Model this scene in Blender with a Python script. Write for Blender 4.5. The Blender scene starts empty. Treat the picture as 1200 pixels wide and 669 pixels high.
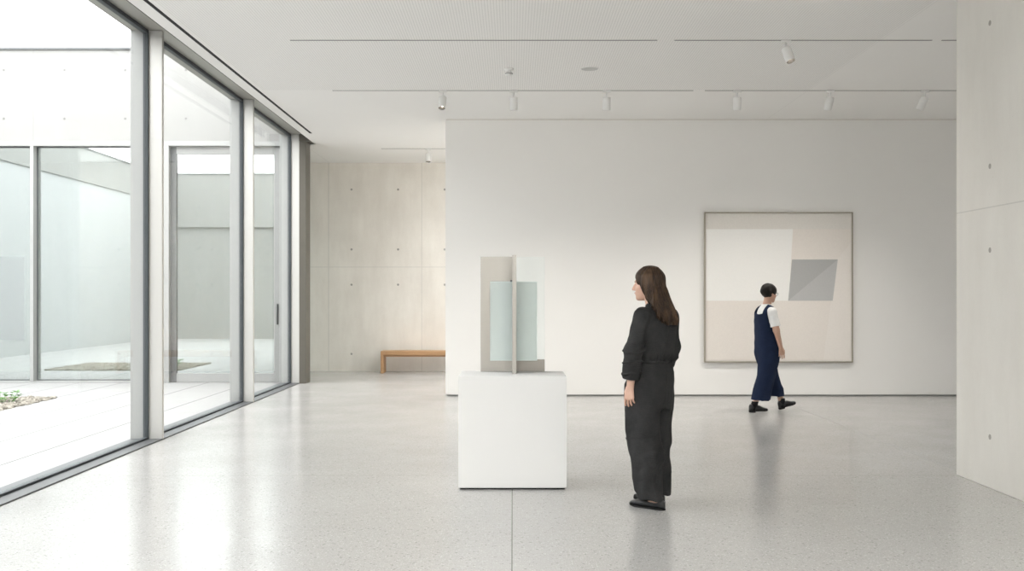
import bpy, bmesh, math, random
import numpy as np
from mathutils import Vector, Matrix

random.seed(7)
SC = bpy.context.scene
COL = SC.collection
PI = math.pi

# ------------------------------------------------------------------ render look
SC.view_settings.view_transform = 'Standard'
SC.view_settings.look = 'None'
SC.view_settings.gamma = 1.0
SC.view_settings.use_curve_mapping = False
SC.view_settings.exposure = 0.0
try:
    SC.cycles.use_denoising = True
    SC.cycles.max_bounces = 14
    SC.cycles.diffuse_bounces = 8
    SC.cycles.glossy_bounces = 6
    SC.cycles.transmission_bounces = 8
    SC.cycles.transparent_max_bounces = 24
    SC.cycles.caustics_reflective = False
    SC.cycles.caustics_refractive = False
    SC.cycles.sample_clamp_indirect = 8.0
except Exception:
    pass

# ------------------------------------------------------------------ materials
def new_mat(name):
    m = bpy.data.materials.new(name); m.use_nodes = True
    nt = m.node_tree; nt.nodes.clear()
    return m, nt

class G:
    """tiny node graph writer"""
    def __init__(s, nt): s.nt = nt
    def n(s, t, **k):
        x = s.nt.nodes.new(t)
        for a, v in k.items(): setattr(x, a, v)
        return x
    def l(s, a, b): s.nt.links.new(a, b)
    def val(s, sock, v):
        if hasattr(v, 'is_linked') or isinstance(v, bpy.types.NodeSocket): s.l(v, sock)
        else: sock.default_value = v
    def math(s, op, a, b=None, c=None, clamp=False):
        x = s.n('ShaderNodeMath', operation=op); x.use_clamp = clamp
        s.val(x.inputs[0], a)
        if b is not None: s.val(x.inputs[1], b)
        if c is not None: s.val(x.inputs[2], c)
        return x.outputs[0]
    def mix(s, fac, a, b, blend='MIX'):
        x = s.n('ShaderNodeMix', data_type='RGBA', blend_type=blend)
        s.val(x.inputs[0], fac)
        s.val(x.inputs[6], a if isinstance(a, bpy.types.NodeSocket) else (*a, 1))
        s.val(x.inputs[7], b if isinstance(b, bpy.types.NodeSocket) else (*b, 1))
        return x.outputs[2]
    def coord(s, scale=(1, 1, 1), which='Object', rot=(0, 0, 0)):
        t = s.n('ShaderNodeTexCoord'); mp = s.n('ShaderNodeMapping')
        mp.inputs['Scale'].default_value = scale
        mp.inputs['Rotation'].default_value = rot
        s.l(t.outputs[which], mp.inputs['Vector'])
        return mp.outputs[0]
    def noise(s, vec, scale, detail=4, rough=.55):
        x = s.n('ShaderNodeTexNoise')
        x.inputs['Scale'].default_value = scale; x.inputs['Detail'].default_value = detail
        x.inputs['Roughness'].default_value = rough
        s.l(vec, x.inputs['Vector'])
        return x.outputs['Fac']
    def remap(s, v, a, b, c, d):
        x = s.n('ShaderNodeMapRange')
        s.val(x.inputs[0], v)
        for i, q in enumerate((a, b, c, d)): x.inputs[i + 1].default_value = q
        return x.outputs[0]
    def xyz(s, which='Object'):
        t = s.n('ShaderNodeTexCoord'); p = s.n('ShaderNodeSeparateXYZ')
        s.l(t.outputs[which], p.inputs[0]); return p.outputs
    def lines(s, items, xyz=None):
        """mask that is 1 on thin joints; items = (axis, position, half width)"""
        p = xyz or s.xyz(); acc = None
        for ax, pos, hw in items:
            d = s.math('ABSOLUTE', s.math('SUBTRACT', p[ax], pos))
            m = s.math('LESS_THAN', d, hw)
            acc = m if acc is None else s.math('MAXIMUM', acc, m)
        return acc
    def bump(s, h, strength, dist=.01):
        b = s.n('ShaderNodeBump'); b.inputs['Strength'].default_value = strength
        b.inputs['Distance'].default_value = dist
        s.l(h, b.inputs['Height']); return b.outputs[0]
    def bsdf(s, col, rough=.5, metal=0, spec=.5, normal=None, **k):
        b = s.n('ShaderNodeBsdfPrincipled')
        s.val(b.inputs['Base Color'], col if isinstance(col, bpy.types.NodeSocket) else (*col, 1))
        s.val(b.inputs['Roughness'], rough); s.val(b.inputs['Metallic'], metal)
        b.inputs['Specular IOR Level'].default_value = spec
        if normal is not None: s.l(normal, b.inputs['Normal'])
        for kk, v in k.items(): s.val(b.inputs[kk.replace('_', ' ')], v)
        return b.outputs[0]
    def out(s, sh):
        o = s.n('ShaderNodeOutputMaterial'); s.l(sh, o.inputs['Surface'])

def plain(name, col, rough=.5, metal=0, spec=.5, var=.04, scale=30, bump=.05, stretch=(1, 1, 1)):
    m, nt = new_mat(name); g = G(nt)
    v = g.coord(stretch)
    n = g.noise(v, scale)
    c = g.mix(n, tuple(x * (1 - var) for x in col), tuple(min(1, x * (1 + var)) for x in col))
    g.out(g.bsdf(c, rough, metal, spec, g.bump(n, bump, .002) if bump else None))
    return m

def concrete(name, base, joints=(), var=.10, warm=.02, spec=.3):
    m, nt = new_mat(name); g = G(nt)
    v = g.coord(); vs = g.coord((1.4, 1.4, .35))
    a = g.noise(v, .9, 5, .6); b = g.noise(vs, 3.0, 5, .6); c = g.noise(v, 55, 3, .6)
    t = g.math('ADD', g.math('MULTIPLY', a, .5), g.math('MULTIPLY', b, .38))
    t = g.math('ADD', t, g.math('MULTIPLY', c, .12))
    t = g.remap(t, .32, .68, 0, 1)
    lo = (base[0] * (1 - var), base[1] * (1 - var - warm * .5), base[2] * (1 - var - warm))
    hi = tuple(min(1, x * (1 + var * .7)) for x in base)
    col = g.mix(t, lo, hi)
    # pin holes left by air bubbles
    vo = g.n('ShaderNodeTexVoronoi'); vo.inputs['Scale'].default_value = 14
    g.l(v, vo.inputs['Vector'])
    ph = g.math('LESS_THAN', vo.outputs['Distance'], .045)
    sel = g.math('LESS_THAN', g.noise(v, 4.0, 2), .47)
    ph = g.math('MULTIPLY', ph, sel)
    col = g.mix(g.math('MULTIPLY', ph, .35), col, tuple(x * .5 for x in base))
    if joints:
        ln = g.lines(joints)
        col = g.mix(g.math('MULTIPLY', ln, .4), col, tuple(x * .55 for x in base))
    g.out(g.bsdf(col, .75, 0, spec, g.bump(c, .12, .002)))
    return m

def glass(name, tint=(.97, .985, .98), refl=None, rough=0.0):
    """architectural pane: clear transmission with a mirror share rising with angle"""
    m, nt = new_mat(name); g = G(nt)
    tr = g.n('ShaderNodeBsdfTransparent'); tr.inputs[0].default_value = (*tint, 1)
    gl = g.n('ShaderNodeBsdfGlossy'); gl.inputs['Roughness'].default_value = rough
    gl.inputs['Color'].default_value = (.965, .99, 1, 1)
    ge = g.n('ShaderNodeNewGeometry'); dp = g.n('ShaderNodeVectorMath', operation='DOT_PRODUCT')
    g.l(ge.outputs['Normal'], dp.inputs[0]); g.l(ge.outputs['Incoming'], dp.inputs[1])
    c5 = g.math('POWER', g.math('SUBTRACT', 1.0, g.math('ABSOLUTE', dp.outputs['Value']), clamp=True), 5.0)
    f0 = .02 if refl is None else refl
    f = g.math('MULTIPLY_ADD', c5, (.5 if refl is None else .8) - f0, f0)
    mx = g.n('ShaderNodeMixShader'); g.l(f, mx.inputs[0])
    g.l(tr.outputs[0], mx.inputs[1]); g.l(gl.outputs[0], mx.inputs[2])
    g.out(mx.outputs[0]); return m

def terrazzo():
    m, nt = new_mat('polished_terrazzo'); g = G(nt)
    v = g.coord()
    def vor(scale, smooth=False):
        x = g.n('ShaderNodeTexVoronoi'); x.inputs['Scale'].default_value = scale
        g.l(v, x.inputs['Vector']); return x
    big = g.noise(v, .35, 3)
    base = g.mix(big, (.41, .40, .388), (.46, .45, .437))
    v1 = vor(75); sp = g.n('ShaderNodeSeparateXYZ'); g.l(v1.outputs['Color'], sp.inputs[0])
    inside = g.math('LESS_THAN', v1.outputs['Distance'], .36)
    dark = g.math('MULTIPLY', g.math('GREATER_THAN', sp.outputs[0], .90), inside)
    lite = g.math('MULTIPLY', g.math('LESS_THAN', sp.outputs[0], .22), inside)
    v2 = vor(190); sp2 = g.n('ShaderNodeSeparateXYZ'); g.l(v2.outputs['Color'], sp2.inputs[0])
    fine = g.remap(sp2.outputs[1], 0, 1, .90, 1.09)
    v3 = vor(38); sp3 = g.n('ShaderNodeSeparateXYZ'); g.l(v3.outputs['Color'], sp3.inputs[0])
    in3 = g.math('LESS_THAN', v3.outputs['Distance'], .27)
    dk3 = g.math('MULTIPLY', g.math('GREATER_THAN', sp3.outputs[2], .93), in3)
    col = g.mix(g.math('MULTIPLY', lite, .5), base, (.66, .655, .645))
    col = g.mix(g.math('MULTIPLY', dark, .5), col, (.21, .20, .19))
    col = g.mix(g.math('MULTIPLY', dk3, .5), col, (.17, .165, .16))
    fc = g.n('ShaderNodeCombineXYZ')
    for i in range(3): g.l(fine, fc.inputs[i])
    col = g.mix(1.0, col, fc.outputs[0], 'MULTIPLY')
    p = g.xyz()
    ln = g.lines([(0, -.005, .0035), (0, 3.80, .003), (0, 7.6, .003)], p)
    ln2 = g.lines([(1, 8.55, .004), (1, 0.0, .004), (1, -4.2, .004)], p)
    col = g.mix(g.math('MULTIPLY', ln, .75), col, (.10, .10, .095))
    col = g.mix(g.math('MULTIPLY', ln2, .5), col, (.15, .15, .14))
    rn = g.remap(g.noise(v, 1.3, 4), .3, .7, .17, .25)
    g.out(g.bsdf(col, rn, 0, .45, g.bump(g.noise(v, 3, 2), .012, .01)))
    return m

def ceiling_mat():
    m, nt = new_mat('perforated_ceiling_plaster'); g = G(nt)
    p = g.xyz(); S = .027
    fx = g.math('SUBTRACT', g.math('FRACT', g.math('DIVIDE', p[0], S)), .5)
    fy = g.math('SUBTRACT', g.math('FRACT', g.math('DIVIDE', p[1], S)), .5)
    d = g.math('SQRT', g.math('ADD', g.math('MULTIPLY', fx, fx), g.math('MULTIPLY', fy, fy)))
    hole = g.math('LESS_THAN', d, .23)
    inr = g.math('MULTIPLY', g.math('GREATER_THAN', p[0], -3.22), g.math('LESS_THAN', p[0], 3.78))
    inr = g.math('MULTIPLY', inr, g.math('LESS_THAN', p[1], 13.15))
    hole = g.math('MULTIPLY', hole, inr)
    n = g.noise(g.coord(), 1.2, 3)
    base = g.mix(n, (.865, .855, .835), (.885, .875, .855))
    ln = g.lines([(0, 3.80, .003), (0, -3.645, .004)], p)
    base = g.mix(g.math('MULTIPLY', ln, .3), base, (.5, .49, .48))
    col = g.mix(hole, base, (.64, .635, .62))
    g.out(g.bsdf(col, .85, 0, .2)); return m

def brushed(name, col, rough=.32, axis=(1, 60, 60)):
    m, nt = new_mat(name); g = G(nt)
    n = g.noise(g.coord(axis), 4, 6, .7)
    c = g.mix(n, tuple(x * .86 for x in col), tuple(min(1, x * 1.1) for x in col))
    g.out(g.bsdf(c, g.remap(n, .3, .7, rough - .06, rough + .08), 1.0, .5, g.bump(n, .06, .001)))
    return m

def wood(name, a, b):
    m, nt = new_mat(name); g = G(nt)
    n = g.noise(g.coord((.7, 14, 14)), 5, 6, .65)
    f = g.noise(g.coord((2, 90, 90)), 6, 3)
    c = g.mix(g.remap(n, .3, .7, 0, 1), a, b)
    c = g.mix(g.math('MULTIPLY', f, .25), c, tuple(x * .6 for x in a))
    g.out(g.bsdf(c, .42, 0, .4, g.bump(f, .08, .001))); return m

def linen(name, a, b, scale=900, rough=.9, sheen=.0):
    m, nt = new_mat(name); g = G(nt)
    w1 = g.noise(g.coord((1, 1, .06)), scale * .5, 2); w2 = g.noise(g.coord((.06, .06, 1)), scale * .5, 2)
    w = g.math('MULTIPLY', g.math('ADD', w1, w2), .5)
    big = g.noise(g.coord(), 9, 4)
    c = g.mix(g.remap(g.math('ADD', g.math('MULTIPLY', w, .6), g.math('MULTIPLY', big, .4)), .35, .65, 0, 1), a, b)
    g.out(g.bsdf(c, rough, 0, .25, g.bump(w, .25, .0015), Sheen_Weight=sheen)); return m

def hair_mat(name, a, b, c):
    m, nt = new_mat(name); g = G(nt)
    n = g.noise(g.coord((1, 1, .05)), 75, 4, .65)
    n2 = g.noise(g.coord((1, 1, .12)), 18, 3)
    col = g.mix(g.remap(n, .35, .7, 0, 1), a, b)
    col = g.mix(g.math('MULTIPLY', g.remap(n2, .5, .75, 0, 1), .6), col, c)
    g.out(g.bsdf(col, .48, 0, .22, g.bump(n, .4, .003))); return m

def skin_mat(name, col):
    m, nt = new_mat(name); g = G(nt)
    n = g.noise(g.coord(), 45, 4); n2 = g.noise(g.coord(), 9, 2)
    c = g.mix(n, tuple(x * .93 for x in col), tuple(min(1, x * 1.05) for x in col))
    c = g.mix(g.math('MULTIPLY', n2, .25), c, (col[0], col[1] * .78, col[2] * .72))
    g.out(g.bsdf(c, .48, 0, .4, g.bump(n, .06, .001), Subsurface_Weight=.12, Subsurface_Radius=(.01, .004, .002)))
    return m

def emit(name, col, st):
    m, nt = new_mat(name); g = G(nt)
    e = g.n('ShaderNodeEmission'); e.inputs[0].default_value = (*col, 1); e.inputs[1].default_value = st
    g.out(e.outputs[0]); return m

M = {}
M['terrazzo'] = terrazzo()
M['ceiling'] = ceiling_mat()
M['white_wall'] = plain('white_painted_plaster', (.88, .867, .845), .85, 0, .2, .012, 2.0, .03)
M['white_room'] = plain('white_painted_side_wall', (.88, .865, .84), .85, 0, .2, .012, 2.0, .03)
M['conc_alcove'] = concrete('alcove_concrete', (.82, .785, .73), [(0, -3.66, .008), (0, -1.81, .006), (0, -5.51, .006), (0, -7.36, .006), (0, -9.21, .006), (2, 2.07, .006)], .12, .04)
M['conc_pier'] = concrete('pier_concrete', (.70, .68, .64), [(2, 2.19, .005), (1, 6.6, .005)], .08, .02)
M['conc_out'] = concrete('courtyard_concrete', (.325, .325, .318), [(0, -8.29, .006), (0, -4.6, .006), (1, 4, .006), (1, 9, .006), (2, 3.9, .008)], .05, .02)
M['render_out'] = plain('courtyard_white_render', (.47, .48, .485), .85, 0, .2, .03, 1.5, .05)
M['dark_hole'] = plain('form_tie_cone', (.36, .345, .315), .9, 0, .2, .2, 60)
M['dark_hole_out'] = plain('courtyard_tie_cone', (.17, .17, .165), .9, 0, .2, .2, 60)
M['gap'] = plain('dark_shadow_gap', (.035, .035, .035), .8, 0, .2, .1, 40, 0)
M['track'] = plain('grey_track_slot', (.26, .26, .255), .6, 0, .3, .05, 40, 0)
M['frame'] = plain('pale_anodised_frame', (.62, .61, .585), .38, .35, .5, .03, 4, .02, (8, 8, .5))
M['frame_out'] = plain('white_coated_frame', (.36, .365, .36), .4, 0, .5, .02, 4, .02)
M['jamb'] = plain('dark_bronze_jamb', (.13, .12, .10), .5, .3, .5, .05, 6, .02)
M['soffit'] = plain('head_frame_metal', (.36, .35, .315), .42, .3, .5, .03, 4, .02)
M['sill'] = plain('grey_metal_sill', (.12, .125, .13), .5, .2, .5, .04, 12, .02)
M['gasket'] = plain('dark_rubber_gasket', (.06, .068, .075), .6, 0, .4, .05, 40, 0)
M['pane'] = glass('clear_window_glass', (.982, .987, .98))
M['pane_coated'] = glass('coated_courtyard_glass', (.80, .87, .84), .46)
M['sculpt_glass'] = glass('clear_sculpture_glass', (.945, .965, .965))
M['plinth'] = plain('white_plinth_paint', (.80, .795, .785), .6, 0, .35, .01, 3, .02)
M['nickel'] = brushed('brushed_nickel', (.39, .37, .34), .36, (2, 2, 70))
M['nickel_h'] = brushed('brushed_nickel_strip', (.29, .27, .245), .36, (3, 60, 60))
M['lamp_white'] = plain('white_powder_coat', (.82, .815, .80), .45, 0, .4, .01, 30, 0)
M['lamp_dark'] = plain('dark_lamp_reflector', (.10, .09, .08), .35, .4, .5, .05, 30, 0)
M['lens'] = emit('lamp_lens_glow', (1, .95, .86), 6.0)
M['grille'] = plain('grey_speaker_grille', (.55, .55, .54), .7, 0, .3, .12, 300, .1)
M['oak'] = wood('oiled_oak', (.42, .235, .11), (.56, .34, .18))
M['paver'] = None
M['canvas'] = plain('canvas_warm_white', (.80, .75, .70), .9, 0, .2, .05, 55, .25)
M['canvas_top'] = plain('canvas_top_band', (.765, .735, .69), .9, 0, .2, .06, 55, .25)
M['canvas_light'] = plain('canvas_off_white', (.88, .87, .845), .9, 0, .2, .03, 55, .25)
M['canvas_side'] = plain('canvas_pale_rose', (.82, .775, .73), .9, 0, .2, .04, 55, .25)
M['canvas_grey'] = plain('canvas_mid_grey', (.44, .44, .435), .9, 0, .2, .05, 55, .25)
M['canvas_grey2'] = plain('canvas_soft_grey', (.51, .51, .505), .9, 0, .2, .05, 55, .25)
M['pic_frame'] = plain('bronze_picture_frame', (.40, .36, .29), .4, .4, .5, .05, 30, .02)
M['pic_lip'] = plain('pale_frame_lip', (.78, .75, .71), .7, 0, .3, .02, 30, .02)
M['panel_art'] = plain('grey_green_panel', (.055, .07, .062), .85, 0, .3, .12, 10, .1)
M['linen'] = linen('charcoal_linen', (.014, .014, .0145), (.037, .0365, .037))
M['leather'] = plain('black_leather', (.012, .012, .013), .36, 0, .5, .15, 80, .08)
M['sole'] = plain('black_rubber_sole', (.008, .008, .008), .7, 0, .3, .1, 60, .02)
M['skin'] = skin_mat('fair_skin', (.62, .41, .32))
M['skin2'] = skin_mat('warm_skin', (.56, .36, .27))
M['hair'] = hair_mat('long_brown_hair', (.014, .0075, .004), (.058, .033, .019), (.17, .098, .055))
M['hair2'] = hair_mat('short_black_hair', (.005, .004, .0035), (.016, .012, .010), (.032, .023, .017))
M['navy'] = linen('navy_cotton', (.006, .012, .034), (.011, .021, .052), 700)
M['tee'] = linen('white_jersey', (.70, .70, .69), (.80, .795, .785), 800)
M['sock'] = linen('black_knit', (.007, .007, .008), (.014, .014, .016), 700)
M['eye'] = plain('eye_dark', (.03, .02, .015), .2, 0, .5, .1, 30, 0)
M['brow'] = plain('brow_hair', (.03, .02, .015), .8, 0, .2, .1, 100, .1)
M['lip'] = plain('lip_rose', (.45, .19, .16), .45, 0, .4, .05, 60, .02)
M['spectacle'] = plain('dark_spectacle_frame', (.02, .02, .022), .3, 0, .5, .05, 30, 0)
M['leaf'] = plain('fresh_green_leaf', (.13, .30, .07), .55, 0, .4, .25, 40, .1)

def pavers():
    m, nt = new_mat('white_stone_pavers'); g = G(nt)
    p = g.xyz()
    def rep(ax, off, step, hw):
        f = g.math('FRACT', g.math('DIVIDE', g.math('SUBTRACT', p[ax], off), step))
        d = g.math('MULTIPLY', g.math('SUBTRACT', .5, g.math('ABSOLUTE', g.math('SUBTRACT', f, .5))), step)
        return g.math('LESS_THAN', d, hw)
    ln = rep(0, -4.55, .735, .008)
    ln2 = g.math('MULTIPLY', rep(1, 17.6, 1.47, .004), .6)
    n = g.noise(g.coord(), 2.0, 5)
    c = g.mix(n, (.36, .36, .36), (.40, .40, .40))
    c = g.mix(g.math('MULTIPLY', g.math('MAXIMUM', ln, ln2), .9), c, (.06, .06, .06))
    g.out(g.bsdf(c, .8, 0, .25, g.bump(g.noise(g.coord(), 60, 3), .1, .002))); return m
M['paver'] = pavers()

def gravel_mat():
    m, nt = new_mat('mixed_grey_gravel'); g = G(nt)
    r = g.n('ShaderNodeTexVoronoi'); r.inputs['Scale'].default_value = 18
    g.l(g.coord(), r.inputs['Vector'])
    sp = g.n('ShaderNodeSeparateXYZ'); g.l(r.outputs['Color'], sp.inputs[0])
    c = g.mix(sp.outputs[0], (.14, .125, .10), (.42, .39, .34))
    g.out(g.bsdf(c, .85, 0, .3)); return m
M['gravel'] = gravel_mat()

# ------------------------------------------------------------------ mesh helpers
class MB:
    """collects shapes for ONE mesh object (with material slots)"""
    def __init__(s): s.bm = bmesh.new(); s.mats = []; s.smooth = set()
    def mi(s, m):
        if m not in s.mats: s.mats.append(m)
        return s.mats.index(m)
    def _take(s, geom, m, smooth=False):
        i = s.mi(m)
        for f in geom: f.material_index = i; f.smooth = smooth
    def box(s, x0, x1, y0, y1, z0, z1, m, bev=0, seg=2):
        b2 = bmesh.new()
        bmesh.ops.create_cube(b2, size=1)
        bmesh.ops.scale(b2, vec=(x1 - x0, y1 - y0, z1 - z0), verts=b2.verts)
        bmesh.ops.translate(b2, vec=((x0 + x1) / 2, (y0 + y1) / 2, (z0 + z1) / 2), verts=b2.verts)
        if bev: bmesh.ops.bevel(b2, geom=b2.edges[:], offset=bev, segments=seg, affect='EDGES', profile=.5)
        s.merge(b2, m); return s
    def merge(s, b2, m, smooth=False, mat=None):
        i = s.mi(m); vm = {}
        for v in b2.verts: vm[v] = s.bm.verts.new(mat @ v.co if mat else v.co)
        for f in b2.faces:
            try: q = s.bm.faces.new([vm[v] for v in f.verts])
            except ValueError: continue
            q.material_index = i; q.smooth = smooth
        b2.free()
    def poly(s, pts, m):
        f = s.bm.faces.new([s.bm.verts.new(p) for p in pts]); f.material_index = s.mi(m); return s
    def lathe(s, prof, m, mat=None, seg=32, smooth=True):
        """prof = [(r, z)...] revolved about z"""
        b2 = bmesh.new(); rings = []
        for r, z in prof:
            if r < 1e-6: rings.append([b2.verts.new((0, 0, z))])
            else: rings.append([b2.verts.new((r * math.cos(2 * PI * k / seg), r * math.sin(2 * PI * k / seg), z)) for k in range(seg)])
        for a, b in zip(rings, rings[1:]):
            for k in range(seg):
                k2 = (k + 1) % seg
                vs = [a[k % len(a)], a[k2 % len(a)], b[k2 % len(b)], b[k % len(b)]]
                u = []
                for v in vs:
                    if v not in u: u.append(v)
                if len(u) > 2: b2.faces.new(u)
        bmesh.ops.recalc_face_normals(b2, faces=b2.faces)
        s.merge(b2, m, smooth, mat); return s
    def tube(s, pts, rad, m, seg=8, smooth=True):
        b2 = bmesh.new(); n = len(pts); P = [Vector(p) for p in pts]; rings = []
        for i, p in enumerate(P):
            t = (P[min(i + 1, n - 1)] - P[max(i - 1, 0)]).normalized()
            a = t.orthogonal().normalized() if i == 0 else (rings_a - t * rings_a.dot(t)).normalized()
            rings_a = a; b = t.cross(a)
            r = rad[i] if hasattr(rad, '__len__') else rad
            rings.append([b2.verts.new(p + (a * math.cos(2 * PI * k / seg) + b * math.sin(2 * PI * k / seg)) * r) for k in range(seg)])
        for A, B in zip(rings, rings[1:]):
            for k in range(seg): b2.faces.new((A[k], A[(k + 1) % seg], B[(k + 1) % seg], B[k]))
        b2.faces.new(rings[0][::-1]); b2.faces.new(rings[-1])
        s.merge(b2, m, smooth); return s
    def build(s, name, parent=None):
        me = bpy.data.meshes.new(name)
        bmesh.ops.recalc_face_normals(s.bm, faces=s.bm.faces)
        s.bm.to_mesh(me); s.bm.free()
        for m in s.mats: me.materials.append(M[m] if isinstance(m, str) else m)
        o = bpy.data.objects.new(name, me); COL.objects.link(o)
        if parent is not None: o.parent = parent
        return o

def empty(name, loc=(0, 0, 0), rz=0):
    o = bpy.data.objects.new(name, None); COL.objects.link(o)
    o.location = loc; o.rotation_euler = (0, 0, rz); o.empty_display_size = .1
    return o
def tag(o, label, cat, group=None, kind=None):
    o['label'] = label; o['category'] = cat
    if group: o['group'] = group
    if kind: o['kind'] = kind
    return o
def struct(o): o['kind'] = 'structure'; return o
def disc_holes(mb, pts, axis, m='dark_hole', r=.019):
    """shallow form-tie cones set in a concrete face; axis = outward normal"""
    z = Vector(axis).normalized()
    for p in pts:
        mt = Matrix.Translation(Vector(p)) @ z.to_track_quat('Z', 'Y').to_matrix().to_4x4()
        mb.lathe([(r * 1.15, 0.0), (r * 1.12, .0012), (r, .0015), (r * .6, .0006), (0, .0005)], m, mt, 16)

# ------------------------------------------------------------------ THE ROOM
CZ = 4.14
EX0, EX1, EY0, EY1 = 7.4, 9.2, 5.0, 10.4       # unseen roof light, added behind the concrete pier to brighten the right side
AX0, AX1, AY0, AY1 = .0, 5.5, 15.75, 20.1     # unseen roof light, added behind the white wall to brighten the alcove
struct(MB().box(-3.66, 10.2, -8.0, 20.34, -.2, 0, 'terrazzo').box(-12.4, -3.66, 17.86, 20.34, -.2, 0, 'terrazzo').build('floor'))
mb = MB()
HOLES = [(-2.6, 3.0, -7.0, 2.0), (EX0, EX1, EY0, EY1), (AX0, AX1, AY0, AY1)]  # ceiling openings cut for the added roof lights
xs = sorted({-12.4, -3.446, 10.2} | {q for h in HOLES for q in h[:2]}); ys = sorted({-8.0, 17.13, 17.72, 20.6} | {q for h in HOLES for q in h[2:]})
for xa, xb in zip(xs, xs[1:]):
    run = None
    for ya, yb in zip(ys, ys[1:]):
        cx_, cy_ = (xa + xb) / 2, (ya + yb) / 2
        solid = (cx_ > -3.446 or cy_ > 17.72) and not any(h[0] < cx_ < h[1] and h[2] < cy_ < h[3] for h in HOLES)
        if solid: run = (run[0] if run else ya, yb)
        if run and (not solid or yb == ys[-1]):
            mb.box(xa, xb, run[0], run[1], CZ, 4.50, 'ceiling'); run = None
mb.box(-3.452, -3.446, -8.0, 17.12, CZ - .002, 4.26, 'gap')
struct(mb.build('ceiling'))

# white display wall with shadow gaps above and below
mb = MB().box(-1.008, 10.2, 15.32, 15.62, .022, CZ - .016, 'white_wall')
mb.box(-.985, 10.2, 15.335, 15.60, 0, .022, 'track').box(-1.0, 10.2, 15.328, 15.60, CZ - .016, CZ, 'pic_lip')
struct(mb.build('wall_back'))

# concrete wall closing the alcove and the passage behind the courtyard glazing
mb = MB().box(-12.6, 10.2, 20.34, 20.64, 0, CZ, 'conc_alcove')
hx = [-3.205 + .925 * k for k in range(-9, 5) if k < 4]
disc_holes(mb, [(x, 20.34, z) for x in hx for z in (3.61, 2.42, 1.72, .345)], (0, -1, 0), r=.019)
struct(mb.build('wall_far'))
struct(MB().box(-12.6, -12.4, 17.7, 20.34, 0, CZ, 'white_room').build('wall_passage_end'))

# concrete pier wall on the right
mb = MB().box(3.72, 4.12, -8.0, 8.59, 0, CZ, 'conc_pier', .004, 1)
disc_holes(mb, [(3.72, y, z) for y in (7.985, 7.06, 6.13, 5.2, 4.27) for z in (3.626, 2.51, 1.856, .399)], (-1, 0, 0))
struct(mb.build('wall_right'))
struct(MB().box(10.0, 10.2, -8.0, 20.34, 0, CZ, 'white_room').build('wall_east_end'))
# behind the camera
mb = MB()
mb.box(-3.8, 10.2, -8.2, -8.0, 0, 4.5, 'white_room')
struct(mb.build('wall_rear'))
struct(MB().box(-4.0, -3.66, -8.2, -.56, 0, 4.5, 'white_room').build('wall_left'))
# unseen roof light behind the camera, added to brighten the gallery
w = struct(empty('window_9', (0, 0, 4.45)))
mb = MB()
for y in (-7.0, -4.0, -1.0, 1.94): mb.box(-2.6, 3.0, y, y + .06, -.06, .06, 'frame')
for x in (-2.6, .17, 2.94): mb.box(x, x + .06, -6.94, 1.94, -.055, .055, 'frame')
mb.build('window_frame', w)
MB().box(-2.55, 2.95, -6.95, 1.95, -.006, .006, 'pane').build('window_pane', w)

def added_rooflight(n, x0, x1, y0, y1):
    w = struct(empty('window_%d' % n, (0, 0, 4.45))); mb = MB()  # numbered with the windows, but added out of view as extra daylight
    for y in (y0, (y0 + y1) / 2 - .03, y1 - .06): mb.box(x0, x1, y, y + .06, -.06, .06, 'frame')
    for x in (x0, (x0 + x1) / 2 - .03, x1 - .06): mb.box(x, x + .06, y0 + .06, y1 - .06, -.055, .055, 'frame')
    mb.build('window_frame', w)
    MB().box(x0 + .06, x1 - .06, y0 + .06, y1 - .06, -.006, .006, 'pane').build('window_pane', w)
added_rooflight(10, EX0, EX1, EY0, EY1)
added_rooflight(11, AX0, AX1, AY0, AY1)

# ------------------------------------------------------------------ gallery glazing (left)
MY = [-.56, 3.18, 6.92, 10.657, 14.40, 17.50]
for i in range(5):
    y0, y1 = MY[i], MY[i + 1]
    w = struct(empty('window_%d' % (i + 1), (-3.8, y1, 0)))
    def B(mb, x0, x1, a, b, z0, z1, m, bev=0): mb.box(x0 + 3.8, x1 + 3.8, a - y1, b - y1, z0, z1, m, bev, 1)
    f = MB()
    B(f, -3.795, -3.65, y1, y1 + .055, 0, 4.262, 'frame', .003)             # inner fin of the mullion
    B(f, -3.98, -3.83, y1 - .004, y1 + .059, 0, 4.262, 'frame_out', .003)   # outer cap
    B(f, -3.83, -3.795, y1 + .006, y1 + .049, 0, 4.262, 'gasket')
    if i == 0: B(f, -3.98, -3.65, y0 - .0, y0 + .055, 0, 4.262, 'frame')
    f.build('window_frame', w)
    a, b = y0 + .055, y1
    p = MB(); B(p, -3.822, -3.802, a, b, .035, 4.235, 'pane'); p.build('window_pane', w)
    k = MB()
    for (q0, q1, r0, r1) in ((a, b, .012, .031), (a, b, 4.222, 4.262), (a, a + .02, .031, 4.222), (b - .03, b, .031, 4.222)):
        B(k, -3.838, -3.788, q0 + .001, q1 - .001, r0, r1, 'gasket')
    k.build('gasket', w)
    s = MB(); B(s, -3.98, -3.65, y0 + .055, y1 + .055, -.05, .012, 'sill', .002)
    s.build('window_sill', w)
    h = MB(); B(h, -3.98, -3.447, y0 + .055, y1 + .055, 4.262, 4.5, 'soffit'); h.build('window_head', w)
# corner post where the two glazed fronts meet
struct(MB().box(-3.65, -3.535, 17.50, 17.86, 0, CZ, 'jamb', .003, 1).box(-3.65, -3.447, 17.48, 17.86, CZ, 4.262, 'jamb').box(-3.98, -3.65, 17.56, 17.86, 0, 4.26, 'jamb').box(-3.98, -3.501, 17.556, 17.86, CZ + .12, 4.5, 'soffit').build('trim_1'))
# parapet above our own glazing
struct(MB().box(-3.98, -3.6, -.6, 18.0, 4.5, 5.75, 'conc_out').build('wall_left_parapet'))

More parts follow.
